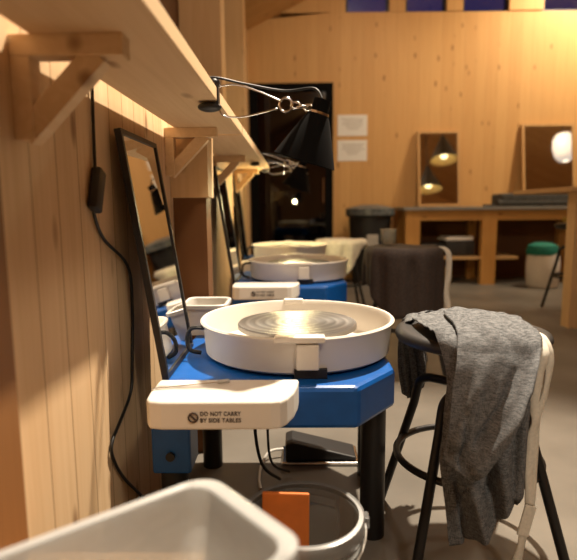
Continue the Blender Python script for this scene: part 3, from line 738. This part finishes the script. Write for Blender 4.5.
MB().lathe([(.165, .36), (.17, .40), (.15, .46), (.08, .49), (0, .495), (0, .47), (.14, .42), (.155, .36)], 32, (2.70, 6.08 - .12, 0)).build('cover', 'teal', t, smooth='auto')
# stuff on the tall stool
o = MB().box((2.24, 4.43, .747), (2.42, 4.63, .80), bev=.02).build('sponge', 'yellow', loc=(2.33, 4.53, .747), smooth='auto'); tag(o, 'yellow sponge on the tall stool seat by the back bench', 'sponge')

# ------------------------------------------------------------------ worktable at the right edge
t = thing('work_table', 'tall pale timber table at the right edge of the photo', 'table', (2.6, 4.3, 0))
MB().box((1.93, 3.86, .99), (3.5, 4.9, 1.025), bev=.003).build('table_top', 'timberX', t)
for x, y in ((1.985, 3.9), (3.33, 3.9), (2.75, 4.74), (3.33, 4.74)): MB().box((x, y, 0), (x + .12, y + .12, .9902)).build('leg', 'timber', t)
MB().box((2.105, 3.92, .88), (3.33, 3.96, .9902)).build('rail', 'timberX', t)

# ------------------------------------------------------------------ trash can, signs, pendant lamps
t = thing('trash_can', 'black trash can with grey liner standing against the back wall', 'trash can', (.865, 6.4, 0))
c = (.865, 6.42, 0)
MB().lathe([(0, .001), (.19, .001), (.20, .01), (.25, .80), (.245, .80), (.19, .02), (0, .015)], 40, c).build('body', 'blackplastic', t, smooth='auto')
MB().lathe([(.245, .86), (.275, .86), (.28, .85), (.28, .79), (.25, .775), (.245, .80)], 40, c, closed=True).build('rim', 'blackplastic', t, smooth='auto')
MB().lathe([(.262, .83), (.285, .80), (.284, .872), (.262, .882), (.20, .90), (.10, .918), (0, .92), (0, .90), (.20, .875), (.24, .86)], 40, c).build('bag_liner', 'canlid', t, smooth='auto')
MB().box((.80, 6.166, .45), (.93, 6.19, .58)).build('plate', 'card', t)
for i, (z0, z1, lab) in enumerate(((1.755, 2.005, 'upper white paper notice on the back wall beside the door'), (1.455, 1.705, 'lower white paper notice on the back wall beside the door'))):
    t = thing('paper_notice', lab, 'notice', (.69, WY - .004, z0), 'paper notices by the door')
    MB().box((.51, WY - .004, z0), (.87, WY + .001, z1)).build('sheet', 'paper', t)
    tx = MB()
    for k in range(5):
        w_ = (.26, .22, .25, .16, .12)[k]; zz = z1 - .06 - k * .028
        x = .69 - w_ / 2
        while x < .69 + w_ / 2:
            wl = random.uniform(.012, .035); tx.box((x, WY - .0048, zz), (x + wl, WY - .0041, zz + .013)); x += wl + .008
    tx.build('text_lines', 'card', t)

def pendant(loc, label, rad):
    t = thing('pendant_lamp', label, 'lamp', loc, 'black pendant lamps over the work table')
    x, y, z = loc; k = rad / .2
    MB().lathe([(.03, .36 * k), (.045, .34 * k), (.06, .30 * k), (.2 * k, .0), (.195 * k, .0), (.055, .29 * k), (.03, .32 * k)], 40, loc, closed=True).build('shade', 'black', t, smooth='auto')
    MB().lathe([(.052, .286 * k), (.19 * k, .004), (.192 * k, .002), (.056, .288 * k)], 40, loc, closed=True).build('lining', 'shade_in_lit', t, smooth='auto')
    MB().lathe([(0, .03), (.05, .05), (.06, .1), (.03, .17), (0, .2)], 24, loc).build('bulb', 'bulb_dim', t, smooth=True)
    MB().tube([(x, y, z + .33 * k), (x, y, roof(x) + .02)], .006).build('hanging_cord', 'rubber', t)
    L = bpy.data.lights.new('pendant', 'POINT'); L.energy = 14; L.color = (1, .74, .42); L.shadow_soft_size = .03
    o = bpy.data.objects.new('pendant_light', L); COL.objects.link(o); o.parent = t; o.location = (0, 0, .10)
pendant((2.50, 4.30, 2.50), 'nearer pendant of the pair reflected in the left bench mirror', .25)
pendant((2.36, 3.72, 2.20), 'second pendant of the pair, lower in the bench mirror reflection', .25)
M['lantern'] = emit('glowing white paper', (1.0, .93, .82), .55)
t = thing('paper_lantern', 'white paper lantern seen reflected in the right bench mirror', 'lamp', (4.56, 4.2, 2.7))
MB().lathe([(.05, .25), (.12, .22), (.17, .14), (.19, 0), (.17, -.14), (.12, -.22), (.05, -.25), (.05, -.24), (.115, -.21), (.185, 0), (.115, .21), (.05, .24)], 40, (4.56, 4.2, 2.7), closed=True).build('shade', 'lantern', t, smooth=True)
MB().tube([(4.56, 4.2, 2.94), (4.56, 4.2, roof(4.56) + .02)], .005).bar((4.51, 4.2, 2.94), (4.61, 4.2, 2.94), .006, .006).build('hanging_cord', 'rubber', t)

# ------------------------------------------------------------------ lights
def light(name, typ, loc, e, col=(1, .80, .55), size=.05, aim=None, **kw):
    L = bpy.data.lights.new(name, typ); L.energy = e; L.color = col
    if typ == 'AREA': L.size = size
    else: L.shadow_soft_size = size
    for k, v in kw.items(): setattr(L, k, v)
    o = bpy.data.objects.new(name, L); COL.objects.link(o); o.location = loc
    if aim: o.rotation_euler = (Vector(aim) - Vector(loc)).to_track_quat('-Z', 'Y').to_euler()
    return o
WARM = (1, .86, .68)
light('track_light', 'SPOT', (.74, 2.3, 3.45), 1000, WARM, .04, aim=(.0, .9, .3), spot_size=R(72), spot_blend=.6)
light('track_light', 'SPOT', (.6, 4.6, 3.1), 28, WARM, .06, aim=(.2, 4.4, .4), spot_size=R(110), spot_blend=.6)
light('fill_light', 'AREA', (1.15, -1.0, 3.4), 37, WARM, .3, aim=(.1, 1.6, .5))  # unseen fill behind the camera, added to lift front-facing surfaces
light('wall_light', 'SPOT', (3.7, 5.7, 3.9), 300, (1, .84, .6), .1, aim=(3.0, 6.8, 2.0), spot_size=R(110), spot_blend=.8)
light('wall_light', 'SPOT', (1.2, 4.6, 3.5), 40, WARM, .1, aim=(.6, 6.8, 1.6), spot_size=R(90), spot_blend=.8)
light('lamp_glow', 'POINT', (-.03, 3.80, 1.0), 15.0, (1, .80, .4), .03)

light('wall_light', 'POINT', (3.9, 5.0, 3.25), 50, (1, .84, .6), .06)  # extra unseen point source, added to brighten the roof boards
light('roof_fill', 'POINT', (1.3, 4.2, 3.25), 26, (1, .84, .6), .06)  # unseen uplight added to brighten the left roof slope and back wall
w = bpy.data.worlds.new('dusk'); SC.world = w; w.use_nodes = True
bg = w.node_tree.nodes['Background']; bg.inputs[0].default_value = (.03, .04, .20, 1); bg.inputs[1].default_value = .35

# ------------------------------------------------------------------ camera
cam = bpy.data.cameras.new('camera'); co = bpy.data.objects.new('camera', cam); COL.objects.link(co)
cam.sensor_width = 36; cam.lens = 540 / 577 * 36; cam.clip_start = .02
co.matrix_world = Matrix.Translation((0, 0, .9)) @ Matrix.Rotation(R(.9), 4, 'Z') @ Matrix.Rotation(R(90 - 7.7), 4, 'X') @ Matrix.Rotation(R(-.5), 4, 'Z')
cam.dof.use_dof = True; cam.dof.focus_distance = 1.45; cam.dof.aperture_fstop = 2.6
SC.camera = co
SC.view_settings.view_transform = 'Standard'; SC.view_settings.look = 'None'
SC.view_settings.gamma = 1; SC.view_settings.exposure = .2; SC.view_settings.use_curve_mapping = False
